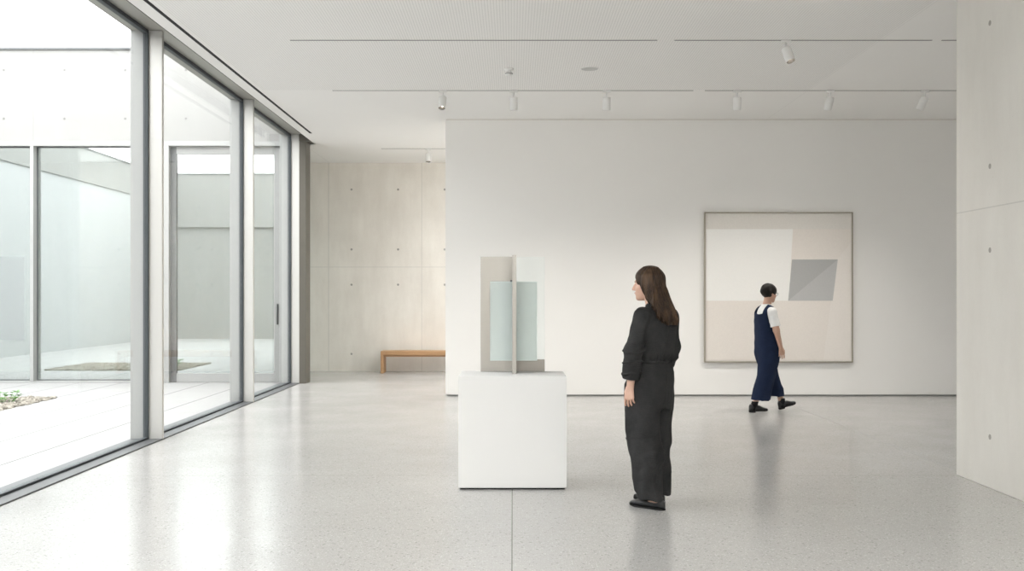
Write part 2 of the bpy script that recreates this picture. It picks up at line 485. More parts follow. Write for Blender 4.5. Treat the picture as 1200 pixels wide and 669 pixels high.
# ------------------------------------------------------------------ COURTYARD
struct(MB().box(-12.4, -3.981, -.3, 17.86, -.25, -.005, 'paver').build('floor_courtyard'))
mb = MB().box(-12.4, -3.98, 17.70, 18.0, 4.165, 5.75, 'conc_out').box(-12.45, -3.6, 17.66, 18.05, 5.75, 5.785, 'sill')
disc_holes(mb, [(x, 17.70, z) for x in (-8.80 - 1.05 * 2, -8.80 - 1.05, -8.80, -7.75, -6.70, -5.65, -4.6) for z in (5.40, 4.56)], (0, -1, 0), 'dark_hole_out')
struct(mb.build('wall_courtyard_far'))
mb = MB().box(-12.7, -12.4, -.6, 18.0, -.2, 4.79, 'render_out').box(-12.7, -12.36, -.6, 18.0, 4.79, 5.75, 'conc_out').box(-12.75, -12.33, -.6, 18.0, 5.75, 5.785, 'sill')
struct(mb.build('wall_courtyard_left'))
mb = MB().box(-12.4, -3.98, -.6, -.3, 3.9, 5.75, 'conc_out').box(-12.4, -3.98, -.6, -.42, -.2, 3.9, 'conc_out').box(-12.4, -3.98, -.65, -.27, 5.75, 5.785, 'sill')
disc_holes(mb, [(x, -.3, 4.6) for x in (-11, -9.6, -8.2, -6.8, -5.4)] , (0, 1, 0), 'dark_hole_out', .03)
disc_holes(mb, [(x, -.42, z) for x in (-11, -9.6, -8.2, -6.8, -5.4) for z in (3.2, 1.7, .5)], (0, 1, 0), 'dark_hole_out', .03)
struct(mb.build('wall_courtyard_near'))

FX = [-12.4, -10.57, -8.27, -5.985]
for i in range(3):
    x0, x1 = FX[i], FX[i + 1]
    w = struct(empty('window_%d' % (i + 6), (x0, 17.70, 0)))
    L = x1 - x0
    f = MB()
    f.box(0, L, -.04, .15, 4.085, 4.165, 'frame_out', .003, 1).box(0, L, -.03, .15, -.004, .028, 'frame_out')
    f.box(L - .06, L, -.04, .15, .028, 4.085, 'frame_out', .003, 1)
    f.build('window_frame', w)
    MB().box(0, L - .06, .10, .115, .028, 4.085, 'pane_coated').build('window_pane', w)
    k = MB().box(0, L - .06, .085, .10, .028, .045, 'gasket').box(0, L - .06, .085, .10, 4.068, 4.085, 'gasket').box(0, .016, .085, .10, .045, 4.068, 'gasket').box(L - .076, L - .06, .085, .10, .045, 4.068, 'gasket')
    k.build('gasket', w)
d = struct(empty('door_1', (-5.985, 17.70, 0)))
f = MB().box(0, 2.0, -.04, .15, 4.085, 4.165, 'frame_out', .003, 1).box(0, .05, -.04, .15, -.004, 4.085, 'frame_out', .003, 1).box(1.97, 2.05, -.04, .15, -.004, 4.165, 'frame_out', .003, 1)
f.build('door_frame', d)
lf = MB().box(.052, .15, .06, .13, 0.0, 4.083, 'sill', .003, 1).box(1.84, 1.968, .06, .13, 0.0, 4.083, 'frame_out', .003, 1)
lf.box(.15, 1.84, .06, .13, 0.0, .155, 'frame_out', .003, 1).box(.15, 1.84, .06, .13, 3.95, 4.083, 'frame_out', .003, 1)
leaf = lf.build('door_leaf', d)
MB().box(.15, 1.84, .09, .105, .155, 3.95, 'pane_coated').build('door_pane', leaf)
hd = MB().tube([(1.905, .05, 1.02), (1.905, .02, 1.02), (1.905, .02, 1.34), (1.905, .05, 1.34)], .009, 'gasket', 8)
hd.box(1.89, 1.92, .05, .06, 1.00, 1.36, 'gasket', .002, 1); hd.build('door_handle', leaf)

# gravel bed, one uncountable thing
def stones(n, x0, x1, y0, y1, seed=3):
    rng = np.random.default_rng(seed)
    b2 = bmesh.new(); bmesh.ops.create_icosphere(b2, subdivisions=1, radius=1)
    V = np.array([v.co[:] for v in b2.verts]); F = np.array([[v.index for v in f.verts] for f in b2.faces]); b2.free()
    r = rng.uniform(.014, .034, n); c = np.stack([rng.uniform(x0, x1, n), rng.uniform(y0, y1, n), rng.uniform(-.004, .014, n)], 1)
    sc = rng.uniform(.65, 1.35, (n, 1, 3)); sc[:, :, 2] *= .7
    j = rng.uniform(.85, 1.15, (n, len(V), 1))
    W = V[None] * sc * j * r[:, None, None] + c[:, None]
    FF = F[None] + (np.arange(n) * len(V))[:, None, None]
    return W.reshape(-1, 3), FF.reshape(-1, 3)
def mesh_np(name, V, F, mat, parent=None, smooth=True):
    me = bpy.data.meshes.new(name)
    me.vertices.add(len(V)); me.vertices.foreach_set('co', np.asarray(V, np.float32).ravel())
    k = F.shape[1]; me.loops.add(F.size); me.loops.foreach_set('vertex_index', np.asarray(F, np.int32).ravel())
    me.polygons.add(len(F)); me.polygons.foreach_set('loop_start', np.arange(0, F.size, k, dtype=np.int32))
    me.polygons.foreach_set('loop_total', np.full(len(F), k, np.int32))
    me.polygons.foreach_set('use_smooth', np.full(len(F), smooth))
    me.update(calc_edges=True); me.validate()
    me.materials.append(mat)
    o = bpy.data.objects.new(name, me); COL.objects.link(o)
    if parent is not None: o.parent = parent
    return o
V, F = stones(6500, -9.4, -6.69, 12.9, 15.05)
o = mesh_np('gravel_bed', V, F, M['gravel'])
tag(o, 'bed of mixed grey gravel set into the white courtyard paving', 'gravel', kind='stuff')

def plant(x, y, n, r, seed, label):
    t = tag(empty('ground_cover_plant', (x, y, .0)), label, 'plant', 'low plants in the gravel bed')
    rnd = random.Random(seed); mb = MB(); st = MB()
    for k in range(n):
        a = rnd.uniform(0, 2 * PI); q = r * math.sqrt(rnd.random()); h = rnd.uniform(.05, .16)
        bx, by = q * math.cos(a), q * math.sin(a)
        st.tube([(bx * .5, by * .5, 0), (bx * .8, by * .8, h * .6), (bx, by, h)], [.003, .0025, .002], 'leaf', 5)
        for q2 in range(5):
            b = a + q2 * 1.26 + rnd.uniform(-.3, .3); L = rnd.uniform(.035, .065)
            u = Vector((math.cos(b), math.sin(b), rnd.uniform(.1, .6))).normalized(); s = u.cross(Vector((0, 0, 1))).normalized() * L * .3
            p = Vector((bx, by, h)); up = Vector((0, 0, .006))
            mb.poly([p, p + u * L * .5 + s + up, p + u * L, p + u * L * .5 - s + up], 'leaf')
    st.build('stem', t); mb.build('foliage', t)
plant(-7.08, 14.25, 26, .20, 1, 'small fresh green plant growing nearest the edge of the gravel bed')
plant(-7.62, 13.95, 24, .22, 2, 'low green plant further into the gravel bed from its edge')

# grey picture hanging in the passage behind the courtyard glazing
t = tag(empty('wall_panel', (-10.3, 20.34, .62)), 'grey green square panel hung in the passage beyond the courtyard glazing', 'picture')
MB().box(-.62, .62, -.045, -.001, 0, 1.66, 'panel_art', .004, 1).build('panel_face', t)
MB().box(-.64, -.622, -.05, -.001, -.02, 1.68, 'pic_lip').box(.622, .64, -.05, -.001, -.02, 1.68, 'pic_lip').box(-.622, .622, -.05, -.001, -.02, -.001, 'pic_lip').box(-.622, .622, -.05, -.001, 1.661, 1.68, 'pic_lip').build('panel_edge', t)

# ------------------------------------------------------------------ CEILING FITTINGS
o = MB().box(-3.298, -3.262, -7.5, 16.63, CZ - .004, CZ + .0, 'gap').build('slot_vent')
tag(o, 'long black linear air slot in the ceiling running beside the glazing', 'air vent')
def track(x0, x1, y, label, w=.018):
    o = MB().box(x0, x1, y - w / 2, y + w / 2, CZ - .005, CZ, 'track').build('track_rail')
    tag(o, label, 'lighting track', 'recessed lighting tracks')
T1, T2, T3 = 10.578, 13.17, 18.37
track(-2.30, 1.49, T1, 'long thin grey ceiling track nearest the camera, left of its gap')
track(1.67, 4.33, T1, 'thin grey ceiling track nearest the camera carrying one spotlight, right of its gap')
track(4.43, 9.0, T1, 'end of the nearest ceiling track running out of sight behind the concrete pier')
track(-2.32, 2.32, T2, 'thin grey ceiling track before the white wall, with three spotlights on the left', .016)
track(2.47, 9.0, T2, 'thin grey ceiling track before the white wall, with three spotlights above the painting side', .016)
track(-2.36, 2.0, T3, 'short thin ceiling track over the alcove with the bench', .016)

# one lamp of each kind, then copies
def make_spot():
    r = empty('spotlight', (0, 0, 0))
    MB().box(-.052, .052, -.016, .016, -.024, 0, 'lamp_white', .003, 2).build('track_adapter', r)
    MB().tube([(0, 0, -.022), (0, 0, -.092)], .011, 'lamp_white', 12).build('stem', r)
    R = .050; Lb = .165
    bd = MB().lathe([(0, .0), (R * .92, 0), (R, -.006), (R, -Lb), (R - .004, -Lb - .002), (R - .006, -Lb + .02)], 'lamp_white', None, 32).build('lamp_body', r)
    MB().lathe([(R - .006, -Lb + .006), (R - .011, -Lb + .012), (.030, -Lb + .045), (.026, -Lb + .05)], 'lamp_dark', None, 32).build('reflector', bd)
    MB().lathe([(.030, -Lb + .044), (0, -Lb + .044)], 'lens', None, 24).build('lens', bd)
    bd.location = (0, 0, -.085)
    return r
def copy_tree(o, parent=None):
    c = o.copy(); COL.objects.link(c)
    if parent is not None: c.parent = parent
    for ch in list(o.children): copy_tree(ch, c)
    return c
SP = [
    (519, T2, (-.06, -.38, -.92), 'white track spotlight at the left end, its glowing mouth turned to the room'),
    (602, T2, (.00, .10, -.99), 'white cylinder spotlight hanging straight, second from the left on the far track'),
    (711, T2, (.00, .12, -.99), 'white cylinder spotlight hanging straight, third from the left on the far track'),
    (864, T2, (.01, .14, -.99), 'white cylinder spotlight over the left part of the abstract painting'),
    (973, T2, (-.17, .18, -.96), 'white cylinder spotlight tilted slightly left, over the right part of the painting'),
    (1084, T2, (-.34, .20, -.92), 'white cylinder spotlight tilted furthest left, nearest the concrete pier'),
    (921, T1, (.20, -.40, -.90), 'larger looking white spotlight alone on the near track, its lamp mouth showing'),
    (502, T3, (.02, -.30, -.95), 'small white spotlight over the alcove with the bench'),
]
proto = make_spot()
LAMPS = []
for i, (px, Y, dr, lab) in enumerate(SP):
    o = proto if i == 0 else copy_tree(proto)
    o.location = ((px - 601) * Y / 1200, Y, CZ - .004)
    tag(o, lab, 'spotlight', 'ceiling track spotlights')
    bd = [c for c in o.children if c.name.startswith('lamp_body')][0]
    q = Vector((0, 0, -1)).rotation_difference(Vector(dr).normalized())
    bd.rotation_mode = 'QUATERNION'; bd.rotation_quaternion = q
    LAMPS.append((o.location.copy() + Vector((0, 0, -.085)) + Vector(dr).normalized() * .19, Vector(dr).normalized()))

Y = 11.91; x = (596.5 - 601) * Y / 1200
t = empty('ceiling_sensor', (x, Y, CZ)); t.scale = (1.3, 1.3, 1.3); tag(t, 'small white motion sensor on the ceiling left of the round speaker', 'sensor')
MB().lathe([(0, 0), (.042, 0), (.042, -.010), (.036, -.018), (0, -.018)], 'lamp_white').build('base', t)
MB().lathe([(.018, -.018), (.020, -.030), (.034, -.038), (.034, -.055), (.026, -.064), (0, -.064)], 'lamp_white').build('sensor_head', t)
MB().lathe([(.0345, -.043), (.0352, -.046), (.0345, -.050)], 'track').build('sensor_ring', t)
x = (691 - 601) * 11.9 / 1200
t = tag(empty('ceiling_speaker', (x, 11.9, CZ)), 'flat round grey speaker grille set in the perforated ceiling', 'speaker')
MB().lathe([(.108, 0), (.108, -.006), (.100, -.008), (.098, -.004)], 'lamp_white', None, 48).build('rim', t)
MB().lathe([(.099, -.005), (.05, -.007), (0, -.0075)], 'grille', None, 48).build('grille', t)

# ------------------------------------------------------------------ PLINTH AND SCULPTURE
PT = .876
t = tag(empty('plinth', (-.003, 8.20, 0)), 'white square plinth standing on the terrazzo under the glass and metal sculpture', 'plinth')
MB().box(-.419, .419, -.28, .28, .014, PT, 'plinth', .002, 1).build('plinth_body', t)
MB().box(-.405, .405, -.266, .266, 0, .014, 'gap').build('recessed_base', t)
s = tag(empty('sculpture', (.012, 8.43, PT)), 'abstract sculpture of crossed brushed metal and pale glass panels on the white plinth', 'sculpture')
H = .944
MB().box(-.277, -.017, -.008, .012, 0, H, 'nickel', .001, 1).build('metal_panel', s)['label'] = 'brushed metal left panel'
MB().box(-.0165, .0165, -.25, .03, 0, H + .004, 'nickel', .001, 1).build('metal_fin', s)['label'] = 'upright metal fin seen edge on'
MB().box(.017, .250, -.008, .012, 0, .100, 'nickel_h', .001, 1).build('metal_strip', s)['label'] = 'low metal strip under the clear glass'
MB().box(.017, .250, -.004, .008, .1005, H, 'sculpt_glass', .001, 1).build('clear_pane', s)['label'] = 'clear glass upper right pane'
def frosted():
    m, nt = new_mat('frosted_pale_glass'); g = G(nt)
    tr = g.n('ShaderNodeBsdfTransparent'); tr.inputs[0].default_value = (.86, .92, .90, 1)
    b = g.bsdf((.86, .93, .91), .35, 0, .5)
    tl = g.n('ShaderNodeBsdfTranslucent'); tl.inputs[0].default_value = (.76, .84, .82, 1)
    m1 = g.n('ShaderNodeMixShader'); m1.inputs[0].default_value = .15; g.l(b, m1.inputs[1]); g.l(tl.outputs[0], m1.inputs[2])
    m2 = g.n('ShaderNodeMixShader'); m2.inputs[0].default_value = .78; g.l(tr.outputs[0], m2.inputs[1]); g.l(m1.outputs[0], m2.inputs[2])
    g.out(m2.outputs[0]); return m
M['frosted'] = frosted()
M['glass_edge'] = plain('pale_glass_edge', (.80, .88, .86), .25, 0, .5, .02, 20, 0)
for (a, b) in ((-.193, -.017), (.017, .182)):
    p = MB().box(a, b, -.062, -.050, .100, .735, 'frosted', .001, 1).build('frosted_pane', s)
    p['label'] = 'frosted pale green glass pane'
    e = MB().box(a, b, -.0635, -.0485, .735, .741, 'glass_edge').box(a, b, -.0635, -.0485, .094, .0995, 'glass_edge')
    e.box(a - .004 if a < 0 else b, a if a < 0 else b + .004, -.0635, -.0485, .094, .741, 'glass_edge')
    e.build('pane_edge', p)
MB().box(-.034, -.0168, -.070, -.0465, .738, .752, 'gasket', .002, 1).build('clip', s)

# ------------------------------------------------------------------ BENCH
t = tag(empty('bench', (-2.555, 19.78, 0)), 'long low oak bench against the concrete wall of the alcove', 'bench')
MB().box(0, 2.6, 0, .42, .352, .432, 'oak', .003, 1).build('seat', t)
l0 = MB().box(0, .055, 0, .42, 0, .351, 'oak', .003, 1).build('leg', t)
l1 = l0.copy(); COL.objects.link(l1); l1.parent = t; l1.location = (2.545, 0, 0)
MB().box(.056, 2.544, .05, .37, .318, .351, 'oak', .002, 1).build('underframe', t)

# ------------------------------------------------------------------ PAINTING
PY = 15.32; K = 15.28 / 1200
def wp(px, py): return ((px - 601) * K, 1.5 - (py - 346.5) * K)
x0, z1 = wp(825.2, 248.6); x1, z0 = wp(999.2, 424.6)
t = tag(empty('painting', ((x0 + x1) / 2, PY, z0)), 'large square abstract painting with a grey block, in a thin frame on the white wall', 'painting')
cx = (x0 + x1) / 2
def rel(px, py): a, b = wp(px, py); return (a - cx, b - z0)
W2 = (x1 - x0) / 2; HH = z1 - z0
f = MB(); fw = .015
for (a, b, c, d) in ((-W2, -W2 + fw, 0, HH), (W2 - fw, W2, 0, HH), (-W2 + fw, W2 - fw, 0, fw), (-W2 + fw, W2 - fw, HH - fw, HH)):
    f.box(a, b, -.062, -.004, c, d, 'pic_frame', .001, 1)
f.build('frame', t)
f = MB(); g2 = fw + .014
for (a, b, c, d) in ((-W2 + fw, -W2 + g2, fw, HH - fw), (W2 - g2, W2 - fw, fw, HH - fw), (-W2 + g2, W2 - g2, fw, g2), (-W2 + g2, W2 - g2, HH - g2, HH - fw)):
    f.box(a, b, -.040, -.004, c, d, 'pic_lip')
f.build('frame_lip', t)
c = MB(); i0, i1, j0, j1 = -W2 + g2, W2 - g2, g2, HH - g2
c.box(i0, i1, -.045, -.004, j0, j1, 'canvas')
def lay(pts, d, m): c.poly([(x, -.045 - d, z) for x, z in pts], m)
_, zt = rel(0, 268.5); _, zb = rel(0, 352.4)
lay([(i0, zt), (i1, zt), (i1, j1), (i0, j1)], .0003, 'canvas_top')
lay([(i0, zb), rel(924.3, 352.4), rel(929.1, 268.5), (i0, zt)], .0006, 'canvas_light')
lay([rel(973.6, 353), rel(964.7, 425)[:1] + (j0,), (i1, j0), (i1, zt - .2), rel(981.0, 304)], .0004, 'canvas_side')
lay([rel(923.5, 352.4), rel(975.6, 352.4), rel(981.6, 304), rel(928, 304)], .0008, 'canvas_grey')
lay([rel(923.5, 352.4), rel(975.6, 352.4), rel(981.6, 304)], .0011, 'canvas_grey2')
c.build('canvas', t)

# ------------------------------------------------------------------ PEOPLE: smooth implicit bodies and garments
F32 = np.float32
def A(*v): return np.array(v, F32)
def ell(P, c, r):
    d = (P - A(*c)) / A(*r); k0 = np.sqrt((d * d).sum(1)) + 1e-6
    e = d / A(*r); k1 = np.sqrt((e * e).sum(1)) + 1e-6
    return k0 * (k0 - 1) / k1
def cone(P, a, b, ra, rb):
    a = A(*a); b = A(*b); ab = b - a
    h = np.clip(((P - a) @ ab) / (ab @ ab), 0, 1)
    d = P - a - h[:, None] * ab
    return np.sqrt((d * d).sum(1)) - (ra + (rb - ra) * h)
def smin(a, b, k):
    h = np.clip(.5 + .5 * (b - a) / k, 0, 1)
    return b + (a - b) * h - k * h * (1 - h)
def smax(a, b, k): return -smin(-a, -b, k)
def limb(P, pts, rad, k=.02):
    f = None
    for i in range(len(pts) - 1):
        c = cone(P, pts[i], pts[i + 1], rad[i], rad[i + 1])
        f = c if f is None else smin(f, c, k)
    return f
def loft(P, rings, n=2.3):
    """upright tube through elliptical rings (z, cx, cy, rx, ry), lowest first"""
    R = np.array(rings, float); zs = np.linspace(R[0, 0], R[-1, 0], 200)
    T = [np.interp(zs, R[:, 0], R[:, i]) for i in range(1, 5)]
    ker = np.hanning(19); ker /= ker.sum()
    T = [np.convolve(np.pad(t, 9, mode='edge'), ker, 'valid') for t in T]
    z = P[:, 2]; cx, cy, a, b = [np.interp(z, zs, t).astype(F32) for t in T]
    x = np.abs(P[:, 0] - cx) / a; y = np.abs(P[:, 1] - cy) / b
    f = ((x ** n + y ** n) ** (1 / n) - 1) * np.minimum(a, b)
    return np.maximum(f, np.maximum(z - R[-1, 0], R[0, 0] - z))
def waves(P, seed, freq, n=5, stretch=(1, 1, 1), warp=1.2):
    r = np.random.default_rng(seed); Q = P * A(*stretch); out = np.zeros(len(P), F32)
    for _ in range(n):
        d = r.normal(size=3); d /= np.linalg.norm(d); q = r.normal(size=3); q /= np.linalg.norm(q)
        fr = freq * r.uniform(.6, 1.5)
        ph = r.uniform(0, 6.28) + warp * np.sin(Q @ A(*(q * fr * .5)) + r.uniform(0, 6.28))
        out += np.sin(Q @ A(*(d * fr)) + ph)
    return out / n ** .5
def ridges(P, seed, freq, stretch=(1, 1, 1)):
    """sharp creases: 0..1, peaks on thin lines"""
    w = waves(P, seed, freq, 3, stretch, 1.6)
    return np.maximum(0, 1 - np.abs(w) * 2.2)
def near(P, c, R, fn):
    out = np.full(len(P), .6, F32); d = P - A(*c); m = (d * d).sum(1) < R * R
    if m.any(): out[m] = fn(P[m])
    return out

def mesh_sdf(f, lo, hi, h, relax=1):
    lo = np.array(lo, float); hi = np.array(hi, float)
    nb = np.ceil((hi - lo) / (8 * h)).astype(int); N = nb * 8
    ctr = np.stack(np.meshgrid(*[np.arange(n) for n in nb], indexing='ij'), -1).reshape(-1, 3)
    fc = f((lo + (ctr * 8 + 3.5) * h).astype(F32))
    keep = np.abs(fc) < 8 * h * 1.25
    vals = np.where(fc < 0, F32(-1), F32(1))[:, None] * np.ones((1, 512), F32)
    loc = np.stack(np.meshgrid(*[np.arange(8)] * 3, indexing='ij'), -1).reshape(-1, 3)
    ki = np.nonzero(keep)[0]
    for s in range(0, len(ki), 1200):
        q = ki[s:s + 1200]
        pts = lo + (ctr[q][:, None] * 8 + loc[None]) * h
        vals[q] = f(pts.reshape(-1, 3).astype(F32)).reshape(len(q), 512)
    V = vals.reshape(*nb, 8, 8, 8).transpose(0, 3, 1, 4, 2, 5).reshape(*N)
    S = V < 0
    cnt = np.zeros(N - 1, np.uint8)
    offs = [(i, j, k) for i in (0, 1) for j in (0, 1) for k in (0, 1)]
    for i, j, k in offs: cnt += S[i:N[0] - 1 + i, j:N[1] - 1 + j, k:N[2] - 1 + k]
    idx = np.argwhere((cnt > 0) & (cnt < 8))
    cv = np.stack([V[idx[:, 0] + i, idx[:, 1] + j, idx[:, 2] + k] for i, j, k in offs], 1)
    acc = np.zeros((len(idx), 3)); num = np.zeros(len(idx))
    for a in range(8):
        for b in range(a + 1, 8):
            if sum(x != y for x, y in zip(offs[a], offs[b])) != 1: continue
            va, vb = cv[:, a], cv[:, b]; m = (va < 0) != (vb < 0)
            t = va[m] / (va[m] - vb[m])
            acc[m] += np.array(offs[a]) + t[:, None] * (np.array(offs[b]) - np.array(offs[a])); num[m] += 1
    X = lo + (idx + acc / num[:, None]) * h
    im = np.full(N - 1, -1, np.int32); im[tuple(idx.T)] = np.arange(len(idx))
    quads = []
    for ax in range(3):
        u, w = (ax + 1) % 3, (ax + 2) % 3
        sl = [slice(0, n) for n in N]; s1 = sl.copy(); s1[ax] = slice(0, N[ax] - 1); s2 = sl.copy(); s2[ax] = slice(1, N[ax])
        ch = np.argwhere(S[tuple(s1)] != S[tuple(s2)])
        ch = ch[(ch[:, u] > 0) & (ch[:, w] > 0) & (ch[:, u] < N[u] - 1) & (ch[:, w] < N[w] - 1)]
        ins = S[tuple(ch.T)]
        def c(du, dw):
            q = ch.copy(); q[:, u] += du; q[:, w] += dw; return im[tuple(q.T)]
        q = np.stack([c(-1, -1), c(0, -1), c(0, 0), c(-1, 0)], 1)
        q[~ins] = q[~ins][:, ::-1]; quads.append(q)
    Fq = np.concatenate(quads); Fq = Fq[(Fq >= 0).all(1)]
    E = np.concatenate([Fq[:, [0, 1]], Fq[:, [1, 2]], Fq[:, [2, 3]], Fq[:, [3, 0]]])
    for _ in range(relax):
        sm = np.zeros_like(X); nn = np.zeros(len(X))
        for d in range(3): sm[:, d] = np.bincount(E[:, 0], X[E[:, 1], d], len(X)) + np.bincount(E[:, 1], X[E[:, 0], d], len(X))
        nn = np.bincount(E[:, 0], minlength=len(X)) + np.bincount(E[:, 1], minlength=len(X))
        X = X + .5 * (sm / np.maximum(nn, 1)[:, None] - X)
    return X, Fq

def hand(P, w, d, n, s, sc=1.0, curl=1.0):
    """palm and five fingers from wrist w; d towards the fingertips, n out of the palm, s to the thumb side"""
    w = np.array(w); d = np.array(d, float); d /= np.linalg.norm(d)
    n = np.array(n, float); n -= d * (n @ d); n /= np.linalg.norm(n)
    s0 = np.cross(d, n); s = s0 if s0 @ np.array(s) > 0 else -s0
    def go(P):
        f = cone(P, w - d * .03 * sc, w + d * .015 * sc, .021 * sc, .020 * sc)
        kn = []
        for i in range(4):
            k = w + (d * (.088, .092, .088, .078)[i] + s * (.031, .0105, -.0105, -.030)[i]) * sc; kn.append(k)
            f = smin(f, cone(P, w + (d * .008 + s * (.014, .005, -.004, -.013)[i]) * sc, k, .0135 * sc, .0105 * sc), .012)
        L = (.070, .078, .072, .056); sp = (.10, .03, -.04, -.12); cu = (.75, 1.0, 1.15, 1.3)
        for i in range(4):
            p = kn[i]; a = .18 * curl * cu[i]; r = (.0086, .0088, .0084, .0074)[i] * sc
            for q, (fr, da) in enumerate(((.45, .42), (.31, .38), (.24, .0))):
                dr = d * math.cos(a) + n * math.sin(a) + s * sp[i]; dr /= np.linalg.norm(dr)
                e = p + dr * L[i] * fr * sc
                f = smin(f, cone(P, p, e, r, r * .9), .003); p = e; r *= .9; a += da * curl * cu[i]
        b = w + (s * .020 + d * .020) * sc; m = w + (s * .043 + d * .050 + n * .016) * sc
        e = w + (s * .047 + d * .080 + n * .026) * sc; t = w + (s * .044 + d * .102 + n * .034) * sc
        f = smin(f, cone(P, b, m, .0155 * sc, .0115 * sc), .012)
        f = smin(f, cone(P, m, e, .0105 * sc, .0092 * sc), .004)
        return smin(f, cone(P, e, t, .0092 * sc, .0075 * sc), .003)
    return near(P, w + d * .08 * sc, .22 * sc, go)

def head_frame(c, yaw, pitch=0.0):
    R = (Matrix.Rotation(yaw, 3, 'Z') @ Matrix.Rotation(pitch, 3, 'X')); R = np.array(R, float)
    c = np.array(c, float)
    return (lambda P: ((P - c) @ R).astype(F32)), (lambda p: tuple(R @ np.array(p, float) + c)), R

def head(Q):
    """skull, face, nose, lips, ears; x right, y forward, z up, centred at eye height"""
    f = ell(Q, (0, -.012, .030), (.074, .094, .086))
    f = smin(f, ell(Q, (0, .030, -.030), (.060, .062, .075)), .03)
    f = smin(f, ell(Q, (0, .048, -.072), (.040, .040, .038)), .025)
    f = smin(f, ell(Q, (0, .074, -.097), (.018, .015, .013)), .02)             # chin
    f = smin(f, cone(Q, (-.026, .080, .024), (.026, .080, .024), .010, .010), .016)   # brow
    for sx in (-1, 1):
        f = smin(f, ell(Q, (sx * .042, .058, -.026), (.020, .022, .018)), .02)  # cheek
        f = smax(f, -ell(Q, (sx * .031, .097, .003), (.017, .015, .010)), .012)  # eye socket
        f = smin(f, ell(Q, (sx * .031, .078, .003), (.0135, .0125, .0115)), .003)
        f = smin(f, ell(Q, (sx * .075, -.008, -.004), (.010, .018, .030)), .006)  # ear
        f = smax(f, -ell(Q, (sx * .086, -.004, .000), (.006, .009, .015)), .004)
        f = smin(f, ell(Q, (sx * .011, .098, -.034), (.008, .009, .007)), .006)  # nostril wing
    f = smin(f, cone(Q, (0, .088, .012), (0, .110, -.028), .0085, .0105), .010)    # nose
    f = smin(f, ell(Q, (0, .089, -.056), (.022, .010, .0055)), .004)            # lips
    f = smin(f, ell(Q, (0, .087, -.067), (.019, .010, .0065)), .004)
    f = smax(f, -cone(Q, (-.022, .100, -.0615), (.022, .100, -.0615), .0022, .0022), .003)
    return f
def face_bits(parent, fwd_pt, lips=True, spec=False):
    """irises, brows, lip colour laid on the face"""
    for nm, mat, fn in (('eye', 'eye', None),):
        for sx in (-1, 1):
            mb = MB(); b2 = bmesh.new(); bmesh.ops.create_uvsphere(b2, u_segments=12, v_segments=8, radius=.0056)
            bmesh.ops.scale(b2, vec=(1.15, .45, .72), verts=b2.verts)
            bmesh.ops.translate(b2, vec=(sx * .031, .0878, .003), verts=b2.verts)
            for v in b2.verts: v.co = Vector(fwd_pt(v.co))
            mb.merge(b2, mat, True); mb.build(nm, parent)
    for sx in (-1, 1):
        MB().tube([fwd_pt((sx * (.016 + .028 * t), .0915 - .014 * t * t, .0215 + .006 * t - .007 * t * t)) for t in (0, .25, .5, .75, 1)], [.002, .003, .003, .0025, .001], 'brow', 6).build('eyebrow', parent)
    if spec:
        mb = MB()
        for sx in (-1, 1):
            mb.tube([fwd_pt((sx * .033 + .023 * math.cos(a), .1075 - .004 * abs(math.cos(a)), .002 + .019 * math.sin(a))) for a in np.linspace(0, 2 * PI, 25)], .0018, 'spectacle', 6)
            mb.tube([fwd_pt((sx * .056, .104, .006)), fwd_pt((sx * .078, .06, .006)), fwd_pt((sx * .081, .0, .008)), fwd_pt((sx * .079, -.02, -.004))], .0018, 'spectacle', 6)
        mb.tube([fwd_pt((-.010, .108, .006)), fwd_pt((0, .115, .008)), fwd_pt((.010, .108, .006))], .0016, 'spectacle', 6)
        mb.build('glasses', parent)

def shoe_sdf(Q, L=.265, wd=.046, opening=True, h=.062):
    """Q in foot frame: x right, y from heel (0) to toe (L), z up"""
    def prof(y): return np.interp(y, [0, .008, .022, .045, .09, .16, .20, .245, .265], [.010, .021, .030, .033, .030, .041, .042, .028, .006]).astype(F32) * F32(wd / .042)
    y = Q[:, 1] * (.265 / L); w = prof(y)
    top = np.interp(y, [0, .012, .04, .09, .14, .19, .24, .265], [h * .80, h, h * .93, h * .80, h * .78, .043, .031, .020]).astype(F32)
    zc = top / 2 + .004; hz = top / 2
    x = np.abs(Q[:, 0]) / w; z = np.abs(Q[:, 2] - zc) / np.maximum(hz, .008)
    f = ((x ** 2.6 + z ** 2.6) ** (1 / 2.6) - 1) * np.minimum(w, hz) * .7
    f = np.maximum(f, np.maximum(-Q[:, 1] - .004, Q[:, 1] - L))
    if opening: f = smax(f, -ell(Q, (0, .080, h + .010), (.027, .060, .030)), .004)
    return f
